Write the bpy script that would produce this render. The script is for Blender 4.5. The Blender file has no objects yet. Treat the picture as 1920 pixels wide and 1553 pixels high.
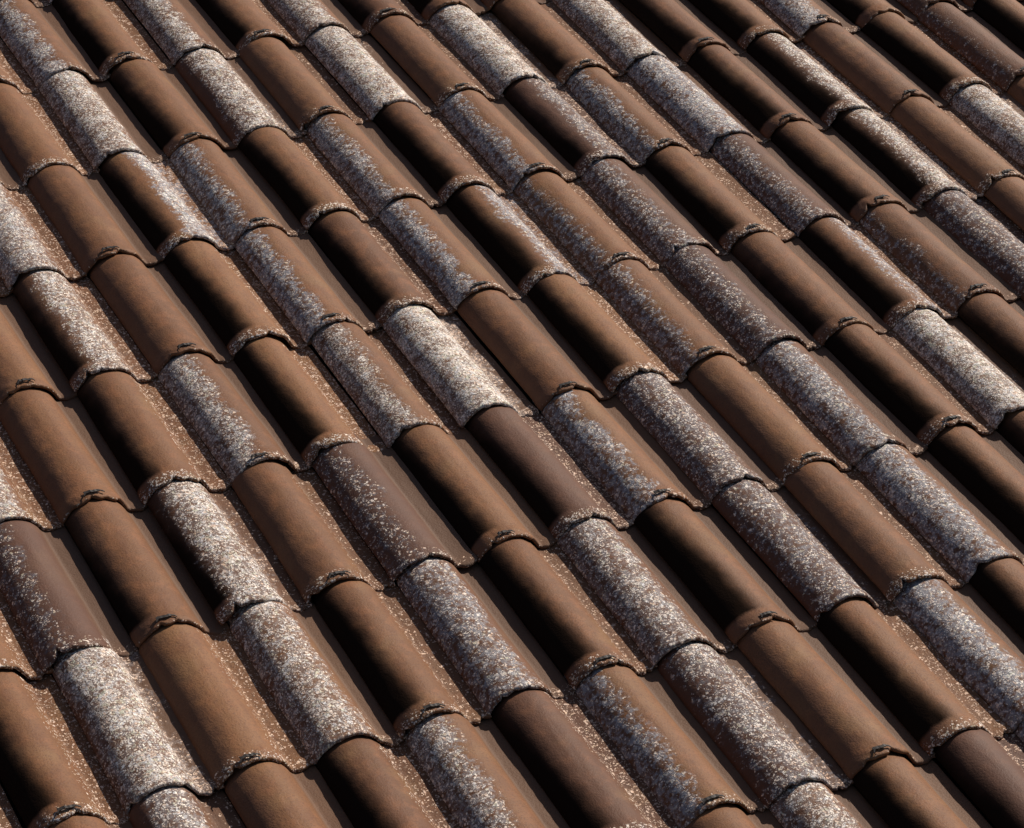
import bpy, math, random
from mathutils import Matrix, Vector, noise as mn

# ---------------------------------------------------------------- scene frame
S = 0.16                 # one tile module (roll + pan) in metres
G = 2.35                 # exposed length of a tile, in modules
PITCH = math.radians(20) # roof pitch
scene = bpy.context.scene
col = scene.collection

# roof frame: x across the tile columns, y up the slope, z out of the roof
ROOF = Matrix.Translation((0, 0, 4.0)) @ Matrix.Rotation(PITCH, 4, 'X')

# ---------------------------------------------------------------- camera
RC = ((0.89143952, 0.4480028, -0.06803727),
      (-0.2098223, 0.54117409, 0.81431272),
      (0.40163438, -0.71163481, 0.57642495))
TC = (-0.30034748, -1.61203125, 37.14193349)
FOC = 5544.915
def pl(r):                       # (u, v, into roof) -> roof frame
    return Vector((r[0], -r[1], -r[2]))
C = Vector([-sum(RC[k][a]*TC[k] for k in range(3)) for a in range(3)])
C = Vector((C[0]+2, C[1]+3*G, C[2]))
cam_data = bpy.data.cameras.new('camera')
cam = bpy.data.objects.new('camera', cam_data); col.objects.link(cam)
cam_data.sensor_width = 36
cam_data.lens = 36*FOC/1920
cam_data.clip_end = 500
rx, ry, rz = pl(RC[0]), -pl(RC[1]), -pl(RC[2])
M = Matrix(((rx[0], ry[0], rz[0], 0), (rx[1], ry[1], rz[1], 0), (rx[2], ry[2], rz[2], 0), (0, 0, 0, 1)))
cam.matrix_world = ROOF @ (Matrix.Translation(pl(C)*S) @ M)
scene.camera = cam

# ---------------------------------------------------------------- light
SUN_LOCAL = Vector((0.67, 0.36, 0.54)).normalized()        # toward the sun, in the roof frame
sd = (ROOF.to_3x3() @ SUN_LOCAL).normalized()
elev = math.asin(sd.z); azim = math.atan2(sd.x, sd.y)
sun_data = bpy.data.lights.new('sun', 'SUN')
sun_data.energy = 5.0; sun_data.angle = math.radians(0.5); sun_data.color = (1.0, 0.93, 0.83)
sun = bpy.data.objects.new('sun', sun_data); col.objects.link(sun)
sun.rotation_euler = sd.to_track_quat('Z', 'Y').to_euler(); sun.location = (0, 0, 20)
world = bpy.data.worlds.new('World'); scene.world = world; world.use_nodes = True
wn = world.node_tree; wn.nodes.clear()
sky = wn.nodes.new('ShaderNodeTexSky'); sky.sky_type = 'NISHITA'; sky.sun_disc = False
sky.sun_elevation = elev; sky.sun_rotation = azim
bg = wn.nodes.new('ShaderNodeBackground'); bg.inputs[1].default_value = 0.055
wo = wn.nodes.new('ShaderNodeOutputWorld')
wn.links.new(sky.outputs[0], bg.inputs[0]); wn.links.new(bg.outputs[0], wo.inputs[0])
scene.view_settings.view_transform = 'Standard'; scene.view_settings.look = 'None'
scene.view_settings.exposure = 0.38; scene.view_settings.gamma = 1.0

# ---------------------------------------------------------------- materials
class NT:
    def __init__(s, name):
        s.m = bpy.data.materials.new(name); s.m.use_nodes = True
        s.t = s.m.node_tree; s.t.nodes.clear()
    def n(s, kind, **kw):
        x = s.t.nodes.new(kind)
        for k, v in kw.items(): setattr(x, k, v)
        return x
    def set(s, sock, v):
        if hasattr(v, 'is_linked') or isinstance(v, bpy.types.NodeSocket): s.t.links.new(v, sock)
        else: sock.default_value = v
    def math(s, op, a, b=0.0, c=None, clamp=False):
        x = s.n('ShaderNodeMath', operation=op, use_clamp=clamp)
        s.set(x.inputs[0], a); s.set(x.inputs[1], b)
        if c is not None: s.set(x.inputs[2], c)
        return x.outputs[0]
    def step(s, lo, hi, v):          # smooth step from lo to hi (lo, hi sockets or numbers)
        x = s.n('ShaderNodeMapRange', interpolation_type='SMOOTHSTEP')
        s.set(x.inputs['Value'], v); s.set(x.inputs['From Min'], lo); s.set(x.inputs['From Max'], hi)
        return x.outputs[0]
    def mix(s, f, a, b):
        x = s.n('ShaderNodeMix', data_type='RGBA')
        s.set(x.inputs[0], f)
        for sock, v in ((x.inputs[6], a), (x.inputs[7], b)):
            if isinstance(v, tuple): sock.default_value = (*v, 1)
            else: s.t.links.new(v, sock)
        return x.outputs[2]
    def noise(s, vec, scale, detail=3.0, rough=.55, dist=0.0):
        x = s.n('ShaderNodeTexNoise')
        s.t.links.new(vec, x.inputs['Vector']); x.inputs['Scale'].default_value = scale
        x.inputs['Detail'].default_value = detail; x.inputs['Roughness'].default_value = rough
        x.inputs['Distortion'].default_value = dist
        return x.outputs[0]
    def attr(s, name):
        return s.n('ShaderNodeAttribute', attribute_type='OBJECT', attribute_name=name).outputs['Fac']
    def vec(s, x, y, z):
        v = s.n('ShaderNodeCombineXYZ')
        s.set(v.inputs[0], x); s.set(v.inputs[1], y); s.set(v.inputs[2], z)
        return v.outputs[0]

def tile_material():
    T = NT('weathered_tile')
    uv = T.n('ShaderNodeUVMap', uv_map='UVMap').outputs[0]
    sp = T.n('ShaderNodeSeparateXYZ'); T.t.links.new(uv, sp.inputs[0])
    s_, t_ = sp.outputs[0], sp.outputs[1]          # across (0..1.05), along (0 top .. 1 lip)
    seed = T.attr('seed'); flank_shade = T.attr('flank_shade'); l0 = T.attr('lichen_from'); l1 = T.attr('lichen_to')
    ld = T.attr('lichen'); dark = T.attr('dark_crust'); pan = T.attr('pan_lichen'); tone = T.attr('tone')
    oc = T.n('ShaderNodeTexCoord').outputs['Object']
    so = T.vec(T.math('MULTIPLY', seed, 3.1), T.math('MULTIPLY', seed, 7.3), T.math('MULTIPLY', seed, 13.7))
    def scaled(v3):
        m = T.n('ShaderNodeVectorMath', operation='MULTIPLY_ADD')
        T.t.links.new(oc, m.inputs[0]); m.inputs[1].default_value = v3; T.t.links.new(so, m.inputs[2])
        return m.outputs[0]
    P = scaled((1/S, 1/S, 1/S)); PL = scaled((1/S, .35/S, 1/S))
    big = T.noise(P, 1.6, 3); mid = T.noise(P, 6, 4); fine = T.noise(P, 40, 3, .65)
    streak = T.noise(PL, 7, 4, .6)
    # fired clay
    clay = T.mix(tone, (.080, .033, .017), (.200, .094, .042))
    clay = T.mix(T.math('MULTIPLY', T.step(.42, .68, streak), .55), clay, (.130, .055, .028))
    clay = T.mix(T.math('MULTIPLY', T.step(.45, .70, mid), .45), clay, (.225, .092, .040))
    clay = T.mix(T.math('MULTIPLY', T.step(.52, .75, big), .5), clay, (.200, .110, .050))
    clay = T.mix(T.math('MULTIPLY', T.step(.50, .66, fine), .5), clay, (.085, .036, .022))
    clay = T.mix(T.math('MULTIPLY', dark, .8), clay, (.080, .040, .030))
    # next roll's shade painted dull brown on right side and pan without lichen
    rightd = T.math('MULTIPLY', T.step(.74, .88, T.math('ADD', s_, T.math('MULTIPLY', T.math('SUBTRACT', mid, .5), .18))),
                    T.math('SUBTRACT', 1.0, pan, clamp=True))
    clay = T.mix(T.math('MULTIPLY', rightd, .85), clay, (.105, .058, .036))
    left_dark = T.math('MULTIPLY', T.math('SUBTRACT', 1.0, T.step(.10, .34, T.math('ADD', s_, T.math('MULTIPLY', T.math('SUBTRACT', mid, .5), .5)))), .6)  # mottled darker reddish brown towards the left foot
    clay = T.mix(left_dark, clay, (.085, .038, .024))
    # shade painted near black along the left flank, wider downslope, ending at the collar
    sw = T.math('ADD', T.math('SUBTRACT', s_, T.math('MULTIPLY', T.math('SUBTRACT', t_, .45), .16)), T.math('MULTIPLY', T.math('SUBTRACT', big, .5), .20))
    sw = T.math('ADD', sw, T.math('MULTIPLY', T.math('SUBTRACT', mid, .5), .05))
    shade_mask = T.math('SUBTRACT', 1.0, T.step(T.math('SUBTRACT', flank_shade, .15), T.math('ADD', flank_shade, .12), sw))
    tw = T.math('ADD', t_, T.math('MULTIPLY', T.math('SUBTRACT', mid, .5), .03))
    shade_mask = T.math('MULTIPLY', shade_mask, T.math('SUBTRACT', 1.0, T.step(.895, .925, tw)))
    shade_mask = T.math('MULTIPLY', shade_mask, T.step(.0, .05, flank_shade))
    colr = T.mix(T.math('MULTIPLY', shade_mask, .97), clay, (.0085, .0060, .0048))
    # lichen zone
    e = T.math('ADD', s_, T.math('MULTIPLY', T.math('SUBTRACT', big, .5), .35))
    e = T.math('ADD', e, T.math('MULTIPLY', T.math('SUBTRACT', mid, .5), .20))
    zone = T.math('MULTIPLY', T.step(T.math('SUBTRACT', l0, .17), T.math('ADD', l0, .13), e),
                  T.math('SUBTRACT', 1.0, T.step(T.math('SUBTRACT', l1, .19), T.math('ADD', l1, .15), e)))
    zone = T.math('MULTIPLY', zone, T.math('MULTIPLY', T.math('MULTIPLY', ld, T.math('ADD', .80, T.math('MULTIPLY', T.step(.12, .50, s_), .22))), T.math('ADD', .66, T.math('MULTIPLY', T.step(.36, .62, T.noise(P, 4.5, 4, .6)), .36))))
    zone = T.math('MULTIPLY', zone, T.math('SUBTRACT', 1.0, T.math('MULTIPLY', dark, .22)))
    pz = T.math('MULTIPLY', T.step(.62, .84, T.math('ADD', s_, T.math('MULTIPLY', T.math('SUBTRACT', mid, .5), .15))), T.math('MULTIPLY', pan, .44))
    lipz = T.math('MULTIPLY', T.step(.90, .97, tw), T.math('ADD', .10, T.math('ADD', T.math('MULTIPLY', T.math('MAXIMUM', pan, ld), .42), T.math('MULTIPLY', T.step(.99, 1.002, t_), .15))))
    cover = T.math('MAXIMUM', T.math('MAXIMUM', T.math('MAXIMUM', zone, pz), lipz), T.math('MULTIPLY', T.math('SUBTRACT', 1.0, shade_mask), .05))
    warp = T.n('ShaderNodeVectorMath', operation='ADD')
    T.t.links.new(P, warp.inputs[0])
    wc = T.n('ShaderNodeTexNoise'); T.t.links.new(P, wc.inputs['Vector']); wc.inputs['Scale'].default_value = 18
    wsc = T.n('ShaderNodeVectorMath', operation='SCALE'); T.t.links.new(wc.outputs[1], wsc.inputs[0]); wsc.inputs['Scale'].default_value = .05
    T.t.links.new(wsc.outputs[0], warp.inputs[1])
    spk = T.noise(warp.outputs[0], 38, 3.5, .75)
    spk2 = T.noise(warp.outputs[0], 16, 3, .6)
    thr = T.math('SUBTRACT', .765, T.math('MULTIPLY', cover, .36))
    sv = T.math('ADD', T.math('MULTIPLY', spk, .72), T.math('MULTIPLY', spk2, .28))
    fleck = T.step(T.math('SUBTRACT', thr, .02), T.math('ADD', thr, .07), sv)
    # crumbs of lichen: one granule per cell, each with its own size and shade
    gran, shade = None, None
    for sc, k in ((54, 1.1), (30, .6)):
        v = T.n('ShaderNodeTexVoronoi', feature='F1'); T.t.links.new(warp.outputs[0], v.inputs['Vector'])
        v.inputs['Scale'].default_value = sc
        cs = T.n('ShaderNodeSeparateColor'); T.t.links.new(v.outputs['Color'], cs.inputs[0])
        want = T.math('MULTIPLY', T.math('ADD', T.math('MULTIPLY', T.math('POWER', cover, 1.7), 1.15), T.math('MULTIPLY', T.math('SUBTRACT', spk2, .5), 1.3)), k)
        on = T.step(-.03, .03, T.math('SUBTRACT', want, cs.outputs[0]))
        rad = T.math('ADD', .30, T.math('MULTIPLY', cs.outputs[1], .35))
        dot = T.math('MULTIPLY', on, T.math('SUBTRACT', 1.0, T.step(T.math('SUBTRACT', rad, .10), T.math('ADD', rad, .12), v.outputs['Distance'])))
        dot = T.math('MULTIPLY', dot, T.math('ADD', .58, T.math('MULTIPLY', cs.outputs[2], .5)))
        gran = dot if gran is None else T.math('MAXIMUM', gran, dot)
        shade = cs.outputs[2] if shade is None else shade
    fleck = T.math('MAXIMUM', T.math('MULTIPLY', fleck, T.math('MULTIPLY', T.step(.01, .12, cover), .62)), T.math('MULTIPLY', gran, T.step(.10, .24, cover)), clamp=True)
    crust = T.mix(dark, (.26, .215, .20), (.055, .042, .050))
    crust = T.mix(T.math('MULTIPLY', T.step(.45, .62, spk2), .6), crust, T.mix(dark, (.33, .315, .32), (.11, .095, .105)))
    zc = T.math('MULTIPLY', T.step(.1, .75, T.math('ADD', zone, T.math('MULTIPLY', T.math('SUBTRACT', spk2, .5), 2.0))), T.math('SUBTRACT', .86, T.math('MULTIPLY', T.step(.68, .80, ld), .34)))
    zc = T.math('MULTIPLY', zc, T.step(.06, .30, zone))
    crust = T.mix(T.math('MULTIPLY', T.math('SUBTRACT', 1.0, T.step(.68, .80, ld)), T.math('SUBTRACT', 1.0, dark)), crust, (.25, .26, .295))
    colr = T.mix(zc, colr, crust)
    tint = T.noise(P, 9, 2)
    white = T.mix(T.step(.40, .62, tint), (.84, .74, .66), (.60, .59, .60))
    white = T.mix(T.step(.55, 1.0, shade), white, (.95, .86, .74))
    white = T.mix(T.math('MULTIPLY', T.step(.56, .66, T.noise(P, 13, 1)), .6), white, (.50, .50, .33))
    white = T.mix(T.math('MULTIPLY', T.step(.48, .66, T.noise(P, 22, 2)), .75), white, (.62, .40, .27))
    white = T.mix(T.math('SUBTRACT', .55, T.math('MULTIPLY', cover, .75), clamp=True), white, (.50, .29, .16))
    white = T.mix(T.math('MULTIPLY', T.step(.80, .90, s_), .62), white, (.66, .43, .30))
    colr = T.mix(T.math('MULTIPLY', fleck, .93), colr, white)
    pits = T.math('MULTIPLY', T.step(.57, .63, T.noise(warp.outputs[0], 36, 3, .7)), T.math('MULTIPLY', cover, .75))
    colr = T.mix(pits, colr, (.045, .026, .020))
    # relief
    h = T.math('ADD', T.math('MULTIPLY', fleck, .8), T.math('MULTIPLY', fine, .5))
    h = T.math('SUBTRACT', h, T.math('MULTIPLY', pits, .6))
    h = T.math('ADD', h, T.math('MULTIPLY', mid, .45))
    bmp = T.n('ShaderNodeBump'); bmp.inputs['Strength'].default_value = .8; bmp.inputs['Distance'].default_value = .0022
    T.t.links.new(h, bmp.inputs['Height'])
    b = T.n('ShaderNodeBsdfPrincipled')
    T.t.links.new(colr, b.inputs['Base Color']); T.t.links.new(bmp.outputs[0], b.inputs['Normal'])
    T.set(b.inputs['Roughness'], T.math('ADD', .62, T.math('MULTIPLY', fleck, .3)))
    T.set(b.inputs['Specular IOR Level'], T.math('MULTIPLY', T.math('SUBTRACT', 1.0, shade_mask), .15))
    o = T.n('ShaderNodeOutputMaterial'); T.t.links.new(b.outputs[0], o.inputs[0])
    return T.m

def plain(name, rgb, rough=.8, metal=0.0, var=.4, scale=60):
    T = NT(name)
    tc = T.n('ShaderNodeTexCoord').outputs['Object']
    nz = T.noise(tc, scale, 4)
    c = T.mix(T.math('MULTIPLY', nz, var), rgb, tuple(x*.35 for x in rgb))
    b = T.n('ShaderNodeBsdfPrincipled'); T.t.links.new(c, b.inputs['Base Color'])
    b.inputs['Roughness'].default_value = rough; b.inputs['Metallic'].default_value = metal
    o = T.n('ShaderNodeOutputMaterial'); T.t.links.new(b.outputs[0], o.inputs[0])
    return T.m

MT = tile_material()
MCLIP = plain('blackened_iron', (.02, .013, .010), .7, .2, .5, 300)
MFELT = plain('roofing_felt', (.012, .011, .010), .95)

# ---------------------------------------------------------------- tile shape (module units)
HW, SAG, XL = .40, .275, .385
R0 = (HW*HW + SAG*SAG)/(2*SAG)
RAMP, COLLAR = .017, .008
BASE = -(SAG - .008 + RAMP + COLLAR)
THICK = .042
AX = .465          # where across the tile the column line runs
def profile(s):
    """height and unit normal of the tile's upper face at s across"""
    x = s - XL
    x1 = HW - .022
    if x <= x1:
        z = math.sqrt(max(R0*R0 - x*x, 0)) - (R0 - SAG)
        return z, x/R0, math.sqrt(max(1 - (x/R0)**2, 0))
    z1 = math.sqrt(R0*R0 - x1*x1) - (R0 - SAG)
    k = min((x - x1)/.055, 1)
    z = z1*(1-k)**2.4
    nx = (1-k)**1.6*x1/R0
    z += .16*max(0, s-.90)**1.3
    return z, nx, math.sqrt(1 - nx*nx)
def across(s):                   # texture coordinate: 0 left foot, .45 crest, .85 right foot, 1.04 far edge of the pan
    return s*(.85/.78) if s < .78 else .85 + (s-.78)*(.19/.26)

def tile_mesh(name, rnd, ns=44, nt=34):
    ss = []
    for a in range(ns+1):
        ss.append(.84*a/(ns-7) if a <= ns-7 else .84 + .20*(a-ns+7)/7)
    # along: v from -.28 (tucked under the tile above) to G (lip)
    ts = [-.28, -.06] + [G*k/nt for k in range(nt-5)]
    last = ts[-1]
    extra = [G-.34, G-.29, G-.25, G-.215, G-.185, G-.155, G-.125, G-.10, G-.075, G-.055, G-.038, G-.022, G-.010]
    ts = [t for t in ts if t < G-.36] + extra
    ox, oy = rnd.uniform(0, 99), rnd.uniform(0, 99)
    chips = [(rnd.uniform(.02, 1.0), rnd.uniform(.015, .04), rnd.uniform(.02, .055)) for _ in range(rnd.choice((1, 2, 3)))]
    wob = [rnd.uniform(-1, 1) for _ in range(4)]
    verts, uvs = [], []
    def collar(t):
        k = (t - (G-.24))/.16
        k = min(max(k, 0), 1); return (k*k*(3-2*k))
    def pt(s, t, off):
        z, nx, nz = profile(s)
        lip = .020*mn.noise(Vector((s*4+ox, oy, 3))) + .018*mn.noise(Vector((s*12+ox, oy, 7))) + .005*mn.noise(Vector((s*30+ox, oy, 7)))
        f = max(0, (t-(G-.3))/.3)
        tt = t + lip*f - f*f*sum(dp*math.exp(-((s-cx)/cw)**2) for cx, cw, dp in chips)
        pk = min(max((s-.77)/.08, 0), 1)
        w = .006*wob[0]*math.sin(t*1.4+wob[1]*3)
        c = COLLAR*collar(t)*(1 + .5*mn.noise(Vector((s*6+ox, 2, oy)))) + .014*pk*collar(t-.05)
        tt += f*.035*pk*math.sin(min((s-.77)/.23, 1)*math.pi) if pk else 0
        d = off + c + .008*mn.noise(Vector((s*3+ox, t*1.6+oy, 0))) + .0035*mn.noise(Vector((s*13+ox, t*9+oy, 5)))
        if f > 0: d += f*.007*mn.noise(Vector((s*16+ox, t*16+oy, 9)))
        if t < .02:
            q = min((.02-t)/.06, 1); z *= 1-.07*q; z -= .022*q; w += .03*q*max(0, 1-s/.4)
        ramp = RAMP*(t/G)
        fl = (.945 + .055*max(t, 0)/G + .018*collar(t) - 1)*min(1, max(0, (.90-s)/.12))   # the roll widens towards its lip
        z *= 1 + fl; w += (s - XL)*fl*.9
        return (s - AX + nx*d + w, -tt, BASE + z + nz*d + ramp)
    rows = []
    for t in ts:
        rows.append([(pt(s, t, 0), (across(s), t/G)) for s in ss])
    # rounded nose then underside lip
    for dt, off in ((.002, -.005), (.009, -.013), (.013, -.024), (.010, -.036), (.0, -THICK), (-.05, -THICK)):
        rows.append([(pt(s, G+dt, off), (across(s), (G+dt+off)/G)) for s in ss])
    idx = []
    for r in rows:
        idx.append(list(range(len(verts), len(verts)+len(r))))
        verts += [p for p, _ in r]; uvs += [u for _, u in r]
    faces = []
    for a in range(len(idx)-1):
        for b in range(ns):
            faces.append((idx[a][b], idx[a+1][b], idx[a+1][b+1], idx[a][b+1]))
    # left foot edge: thickness turned under
    e1 = []
    ntop = len(ts)
    for k, t in enumerate(ts):
        x, y, z = verts[idx[k][0]]
        e1.append(len(verts)); verts.append((x+.012, y, z-.020)); uvs.append((.0, t/G))
    e2 = []
    for k, t in enumerate(ts):
        x, y, z = verts[idx[k][0]]
        e2.append(len(verts)); verts.append((x+.055, y, z-.020)); uvs.append((.0, t/G))
    for k in range(ntop-1):
        faces.append((idx[k][0], e1[k], e1[k+1], idx[k+1][0]))
        faces.append((e1[k], e2[k], e2[k+1], e1[k+1]))
    me = bpy.data.meshes.new(name)
    me.from_pydata([(x*S, y*S, z*S) for x, y, z in verts], [], faces)
    uvl = me.uv_layers.new(name='UVMap')
    li = [0]*len(me.loops); me.loops.foreach_get('vertex_index', li)
    flat = []
    for v in li: flat += uvs[v]
    uvl.data.foreach_set('uv', flat)
    me.polygons.foreach_set('use_smooth', [True]*len(me.polygons))
    me.materials.append(MT); me.update()
    return me

rnd = random.Random(5)
MESHES = [tile_mesh('roof_tile', rnd) for _ in range(14)]

def clip_mesh(rnd):
    """small dark bent clip hooked through the tile just above its lip, left of the crest"""
    V, F = [], []
    def strip(path, w):
        n0 = len(V)
        for (s, t, o) in path:
            z, nx, nz = profile(s)
            x = s-AX+nx*o; zz = BASE+z+nz*o+RAMP*t/G
            for dy, dz in ((-w, 0), (w, 0), (w, .010), (-w, .010)):
                V.append((x, -(t+dy), zz+dz))
        for k in range(len(path)-1):
            a, b = n0+4*k, n0+4*k+4
            for q in range(4): F.append((a+q, a+(q+1) % 4, b+(q+1) % 4, b+q))
        F.append((n0, n0+1, n0+2, n0+3)); m = n0+4*(len(path)-1); F.append((m+3, m+2, m+1, m))
    t0 = G-.085+rnd.uniform(-.010, .010)
    a = .28+rnd.uniform(-.02, .02)
    j = lambda: rnd.uniform(-.010, .010)
    strip([(a+.022*k, t0+j()+.003*k, .026+j()*.5) for k in range(8)], .019)
    strip([(a-.015, t0+.075+j(), .026), (a-.012, t0+.045, .028), (a+.02, t0+.01, .028)], .012)
    strip([(a+.15, t0+.01, .027), (a+.19, t0+.03+j(), .028), (a+.205, t0+.05, .026)], .008)
    me = bpy.data.meshes.new('tile_clip')
    me.from_pydata([(x*S, y*S, z*S) for x, y, z in V], [], F); me.materials.append(MCLIP); me.update()
    return me
CLIPS = [clip_mesh(rnd) for _ in range(5)]

# ---------------------------------------------------------------- what each tile looks like
# (row, column): painted flank shade edge, lichen from, lichen to, lichen amount, dark crust, pan lichen, tone
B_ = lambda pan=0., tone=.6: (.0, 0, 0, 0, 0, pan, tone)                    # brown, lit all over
K_ = lambda w=.32, pan=0., tone=.6: (w, 0, 0, 0, 0, pan, tone)              # left flank shade painted black
W_ = lambda a=-.2, b=.85, d=.9, pan=0., dk=0., tone=.55, flank_shade=0.: (flank_shade, a, b, d, dk, pan, tone)
GL = lambda b=.34, d=.55, pan=0., tone=.6, dk=.1: (0, -.2, b+.03, d+.12, dk, pan, tone)   # grey lichen on the left flank
LOOK = {
 (-1,-2):B_(.9), (-1,-1):GL(.4,.6,.1), (-1,0):K_(.28,.8), (-1,1):GL(.5,.7,.2), (-1,2):K_(.3,.8), (-1,3):GL(.6,.7), (-1,4):K_(.2,.5,.3),
 (0,-2):B_(.9), (0,-1):W_(-.2,.78,.8), (0,0):K_(.30,.2), (0,1):W_(.15,.85,.85,0,.3,.3), (0,2):B_(.5,.55), (0,3):W_(), (0,4):B_(.6,.5),
 (0,5):W_(-.2,.95), (0,6):K_(.22,.6), (0,7):W_(-.2,.9,.8), (0,8):K_(.34,0,.5), (0,9):K_(.30,.6,.6), (0,10):GL(.5,.6), (0,11):K_(.25,0,.6), (0,12):(0,-.2,.3,.3,.55,.2,.4), (0,13):K_(),
 (1,-3):W_(-.2,.75,.75,.9), (1,-2):B_(.0,.6), (1,-1):W_(.48,.95,.7,1,0,.75,.28), (1,0):GL(.32,.5), (1,1):K_(.32,1,.8), (1,2):GL(.38,.6,0,.5),
 (1,3):K_(.36,1,.4), (1,4):GL(.32,.55,0,.7), (1,5):W_(.38,.95,.6,.9,.75,.2,.24), (1,6):GL(.30,.5,.8,.6), (1,7):W_(-.2,.75,.7,.4), (1,8):K_(.38,0,.35),
 (1,9):W_(.34,.95,.85,1,.2,.4,.32), (1,10):B_(0,.35), (1,11):K_(.36,.9,.8), (1,12):(0,-.2,.3,.3,.5,.2,.4), (1,13):K_(.35),
 (2,-4):B_(0,.6), (2,-3):W_(.28,.85,.8,.9,.2,.6,.25), (2,-2):B_(0,.4), (2,-1):K_(.34,.95,.85), (2,0):GL(.36,.55,0,.65), (2,1):K_(.34,.8,.35),
 (2,2):GL(.36,.55), (2,3):W_(.50,.95,.6,1,0,.6,.36), (2,4):GL(.28,.35,.8,.7), (2,5):W_(-.2,.5,.62,0,.6,.25), (2,6):K_(.30,.8,.55), (2,7):W_(-.2,.44,.55,0,.6,.3),
 (2,8):K_(.32,0,.7), (2,9):W_(.34,.95,.85,1,.2,.4,.34), (2,10):B_(.8,.6), (2,11):W_(-.2,.9,.85,.2),
 (3,-5):W_(-.2,.7,.8,.9), (3,-4):B_(0,.6), (3,-3):K_(.30,.95,.7), (3,-2):W_(-.2,.46,.75,0,.1,.5), (3,-1):K_(.34,1,.9), (3,0):W_(-.2,.42,.8,.8,.1,.5),
 (3,1):W_(-.2,.95,.95), (3,2):B_(0,.35), (3,3):K_(.34,1,.85), (3,4):GL(.36,.33,.5,.6), (3,5):W_(-.2,.5,.6,0,.8,.2), (3,6):K_(.16,.2,.55),
 (3,7):W_(.50,.90,.5,1,0,.6,.34), (3,8):GL(.22,.25,.1,.4), (3,9):W_(.0,.95,.6,.7,.75,.2), (3,10):B_(.3,.6),
 (4,-6):B_(.8), (4,-5):W_(-.2,.42,.58,0,.9,.35), (4,-4):K_(.20,0,.6), (4,-3):W_(.16,.86,.88,.6,.3,.5,.20), (4,-2):B_(.7,.6), (4,-1):W_(-.2,.44,.55,0,.9,.3),
 (4,0):K_(.30,.15,.6), (4,1):(.26,0,0,0,.75,1,.3), (4,2):GL(.40,.45,.2,.8), (4,3):W_(-.2,.75,.72,.2,.75,.5), (4,4):B_(.7,.7), (4,5):W_(-.2,.58,.68,0,.4,.35),
 (4,6):K_(.34,.7,.5), (4,7):W_(-.2,.9,.9), (4,8):K_(.22,0,.35),
 (5,-6):K_(.30,.9,.5), (5,-5):W_(.0,.92,.9,0,.1,.4), (5,-4):B_(.8,.75), (5,-3):W_(-.2,.74,.8,.1,.2,.7), (5,-2):K_(.30,.7,.5), (5,-1):W_(-.2,.66,.66,0,.5,.5),
 (5,0):K_(.32,.7,.55), (5,1):W_(-.2,.68,.75,0,.4,.5), (5,2):K_(.36,0,.45), (5,3):W_(.06,.95,.62,.3,.75,.2), (5,4):B_(.75,.6), (5,5):W_(-.2,.6,.68,0,.2,.4),
 (5,6):K_(.32,0,.5), (5,7):K_(.3),
 (6,-6):B_(.4), (6,-5):W_(.15,.8,.75,.5,.4,.3), (6,-4):B_(.2,.7), (6,-3):K_(.32,.9,.3), (6,-2):W_(-.2,.48,.75,0,.1,.7), (6,-1):(.28,0,0,0,.45,1,.3),
 (6,0):GL(.36,.45,0,.85), (6,1):W_(.10,.95,.74,.2,.65,.2), (6,2):B_(0,.65), (6,3):K_(.34,.85,.6), (6,4):W_(-.2,.6,.7,0,.1,.5), (6,5):K_(.32),
 (7,-1):W_(-.2,.5,.6,0,.3,.4), (7,0):B_(.2,.7), (7,1):W_(-.2,.7,.8,0,.3,.6), (7,2):K_(.34,.2,.6), (7,3):(.26,0,0,0,.8,.9,.3), (7,4):GL(),
}
def random_look(r):
    k = r.random()
    if k < .3: return B_(r.choice((0, .8)), r.uniform(.3, .8))
    if k < .6: return K_(r.uniform(.25, .36), r.choice((0, .9)), r.uniform(.3, .8))
    if k < .8: return GL(r.uniform(.3, .5), r.uniform(.4, .6))
    return W_(-.2, r.uniform(.6, .95), r.uniform(.7, .9))

def describe(L):
    flank_shade, a, b, d, dk, pan, tone = L
    if d < .05:
        if dk > .4: return 'dark purplish brown clay tile with pale lichen specks in its channel'
        w = 'dark brown' if tone < .35 else ('warm tan brown' if tone > .68 else 'brown')
        tx = w + ' clay tile'
        if flank_shade > .1: tx += ' with its left flank shade painted black'
        if pan > .5: tx += ', pale lichen specks in its channel'
        return tx
    if b > .7 and a < .1: return 'clay tile with its roll almost wholly crusted in %s lichen' % ('dark speckled' if dk > .5 else 'whitish')
    if a > .1: return 'brown clay tile with white lichen along crest and right side, left flank dark'
    return 'brown clay tile with %s lichen on its left flank' % ('dark grey' if dk > .5 else 'pale grey')

# ---------------------------------------------------------------- which tiles stand where
def project(u, v):
    X = [(u-2), (v-3)*G, 0]
    Y = [sum(RC[r][k]*X[k] for k in range(3)) + TC[r] for r in range(3)]
    return FOC*Y[0]/Y[2]+960, FOC*Y[1]/Y[2]+776.5
cells = []
for i in range(-9, 16):
    for j in range(-19, 27):
        ds = []
        for (du, dv) in ((-.6, 0), (.6, 0), (-.6, 1.05), (.6, 1.05), (0, .5)):
            x, y = project(j+du, i+dv)
            ds.append(math.hypot(max(0, -x, x-1920), max(0, -y, y-1553)))
        cells.append((min(ds), i, j))
cells.sort()
near = [c for c in cells if c[0] < 260][:290]
near_set = {(i, j) for _, i, j in near}
far = [(i, j) for dd, i, j in cells if (i, j) not in near_set and dd < 1500]

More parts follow.
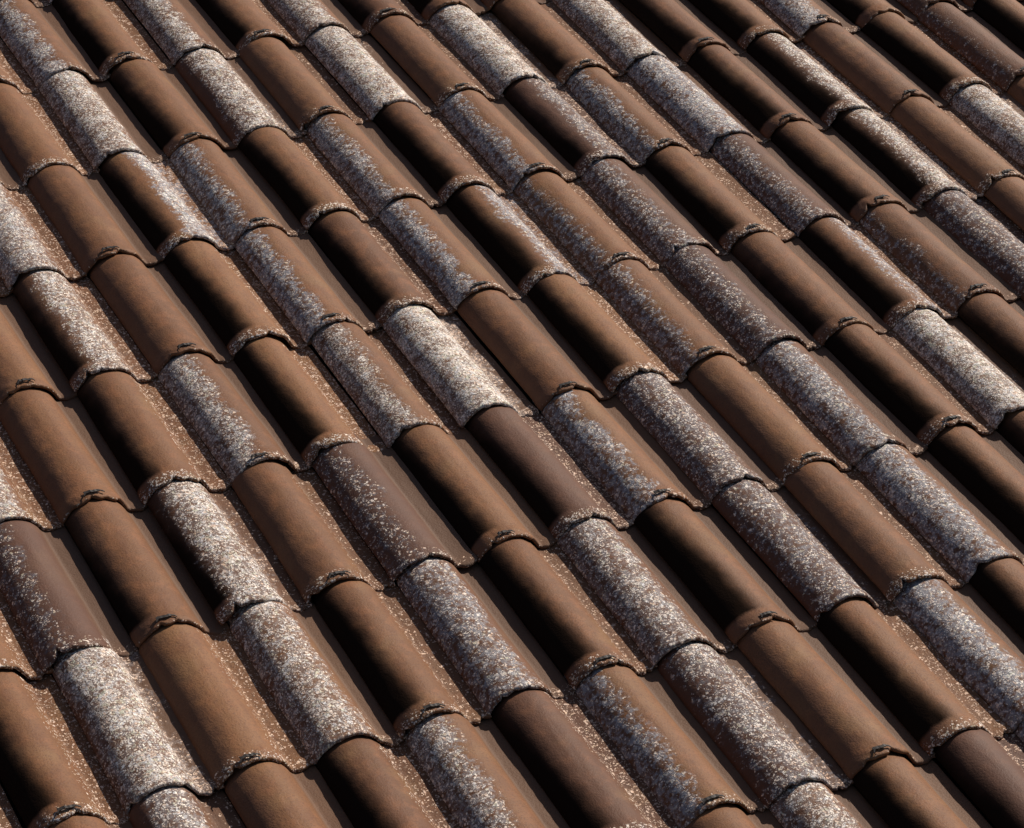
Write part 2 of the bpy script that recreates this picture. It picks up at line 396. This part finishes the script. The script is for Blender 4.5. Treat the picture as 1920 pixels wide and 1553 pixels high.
roof = bpy.data.objects.new('tiled_roof', None); col.objects.link(roof)
roof.matrix_world = ROOF
roof['label'] = 'slope of weathered brown clay roll tiles, many blotched with white and grey lichen'
roof['category'] = 'roof'; roof['kind'] = 'thing'
used = set()
PROPS = ('flank_shade', 'lichen_from', 'lichen_to', 'lichen', 'dark_crust', 'pan_lichen', 'tone')
for _, i, j in sorted(near, key=lambda c: (c[1], c[2])):
    r = random.Random(i*977+j*131+7)
    L = LOOK.get((i, j)) or random_look(r)
    o = bpy.data.objects.new('roof_tile', MESHES[r.randrange(len(MESHES))])
    col.objects.link(o); o.parent = roof
    jx = r.uniform(-.020, .020)
    o.location = ((j+jx)*S, -(i*G + r.uniform(-.022, .022))*S, r.uniform(-.006, .006)*S)
    o.rotation_euler = (r.uniform(-.003, .003), math.radians(r.uniform(-2.0, 2.0)), math.radians(r.uniform(-.7, .7)))
    o.scale = (r.uniform(.975, 1.02), 1, r.uniform(.96, 1.05))
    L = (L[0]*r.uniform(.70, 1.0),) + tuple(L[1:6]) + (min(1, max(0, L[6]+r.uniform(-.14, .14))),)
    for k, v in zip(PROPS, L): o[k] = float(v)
    o['seed'] = r.uniform(0, 40)
    o['label'] = describe(L)
    if j % 2 == 0 and r.random() < .93:
        c = bpy.data.objects.new('tile_clip', CLIPS[r.randrange(len(CLIPS))])
        col.objects.link(c); c.parent = o
        c.scale = (r.uniform(.8, 1.1), 1, 1); c.location = (r.uniform(-.02, .03)*S, r.uniform(-.012, .014)*S, 0)

# tiles further out, beyond the picture, joined
src = tile_mesh('far_tile_source', random.Random(3), 12, 8)
sv = [v.co.copy() for v in src.vertices]; sf = [tuple(p.vertices) for p in src.polygons]
su = [l.uv[:] for l in src.uv_layers[0].data]
ro = random.Random(12)
looks = [K_(.28, .4), B_(.6), K_(.24, .8, .4), GL(), GL(.5, .6), W_(), W_(-.2, .7, .75, .3, .4), B_(0, .4)]
lots = [[] for _ in looks]
for c in far: lots[ro.choices(range(8), (3, 3, 2, 2, 1, 1, 1, 2))[0]].append(c)
for L, lot in zip(looks, lots):
    V, F, U = [], [], []
    for i, j in lot:
        n0 = len(V); V += [(v.x+j*S, v.y-i*G*S, v.z) for v in sv]
        F += [tuple(n0+q for q in f) for f in sf]; U += su
    fm = bpy.data.meshes.new('outer_roof_tiles'); fm.from_pydata(V, [], F)
    ul = fm.uv_layers.new(name='UVMap'); ul.data.foreach_set('uv', [c for u in U for c in u])
    fm.polygons.foreach_set('use_smooth', [True]*len(fm.polygons)); fm.materials.append(MT)
    fo = bpy.data.objects.new('outer_roof_tiles', fm); col.objects.link(fo); fo.parent = roof
    fo['kind'] = 'stuff'
    for k, v in zip(PROPS, L): fo[k] = float(v)
    fo['seed'] = 3.0
bpy.data.meshes.remove(src)

# felt deck and battens under the tiles
def box(name, x0, x1, y0, y1, z0, z1, mat):
    v = [(x, y, z) for z in (z0, z1) for y in (y0, y1) for x in (x0, x1)]
    f = [(0, 2, 3, 1), (4, 5, 7, 6), (0, 1, 5, 4), (2, 6, 7, 3), (0, 4, 6, 2), (1, 3, 7, 5)]
    me = bpy.data.meshes.new(name); me.from_pydata(v, [], f); me.materials.append(mat)
    o = bpy.data.objects.new(name, me); col.objects.link(o); o.parent = roof
    return o
box('underlay_deck', -20*S, 27*S, -17*G*S, 10*G*S, (BASE-.35)*S, (BASE-.20)*S, MFELT)
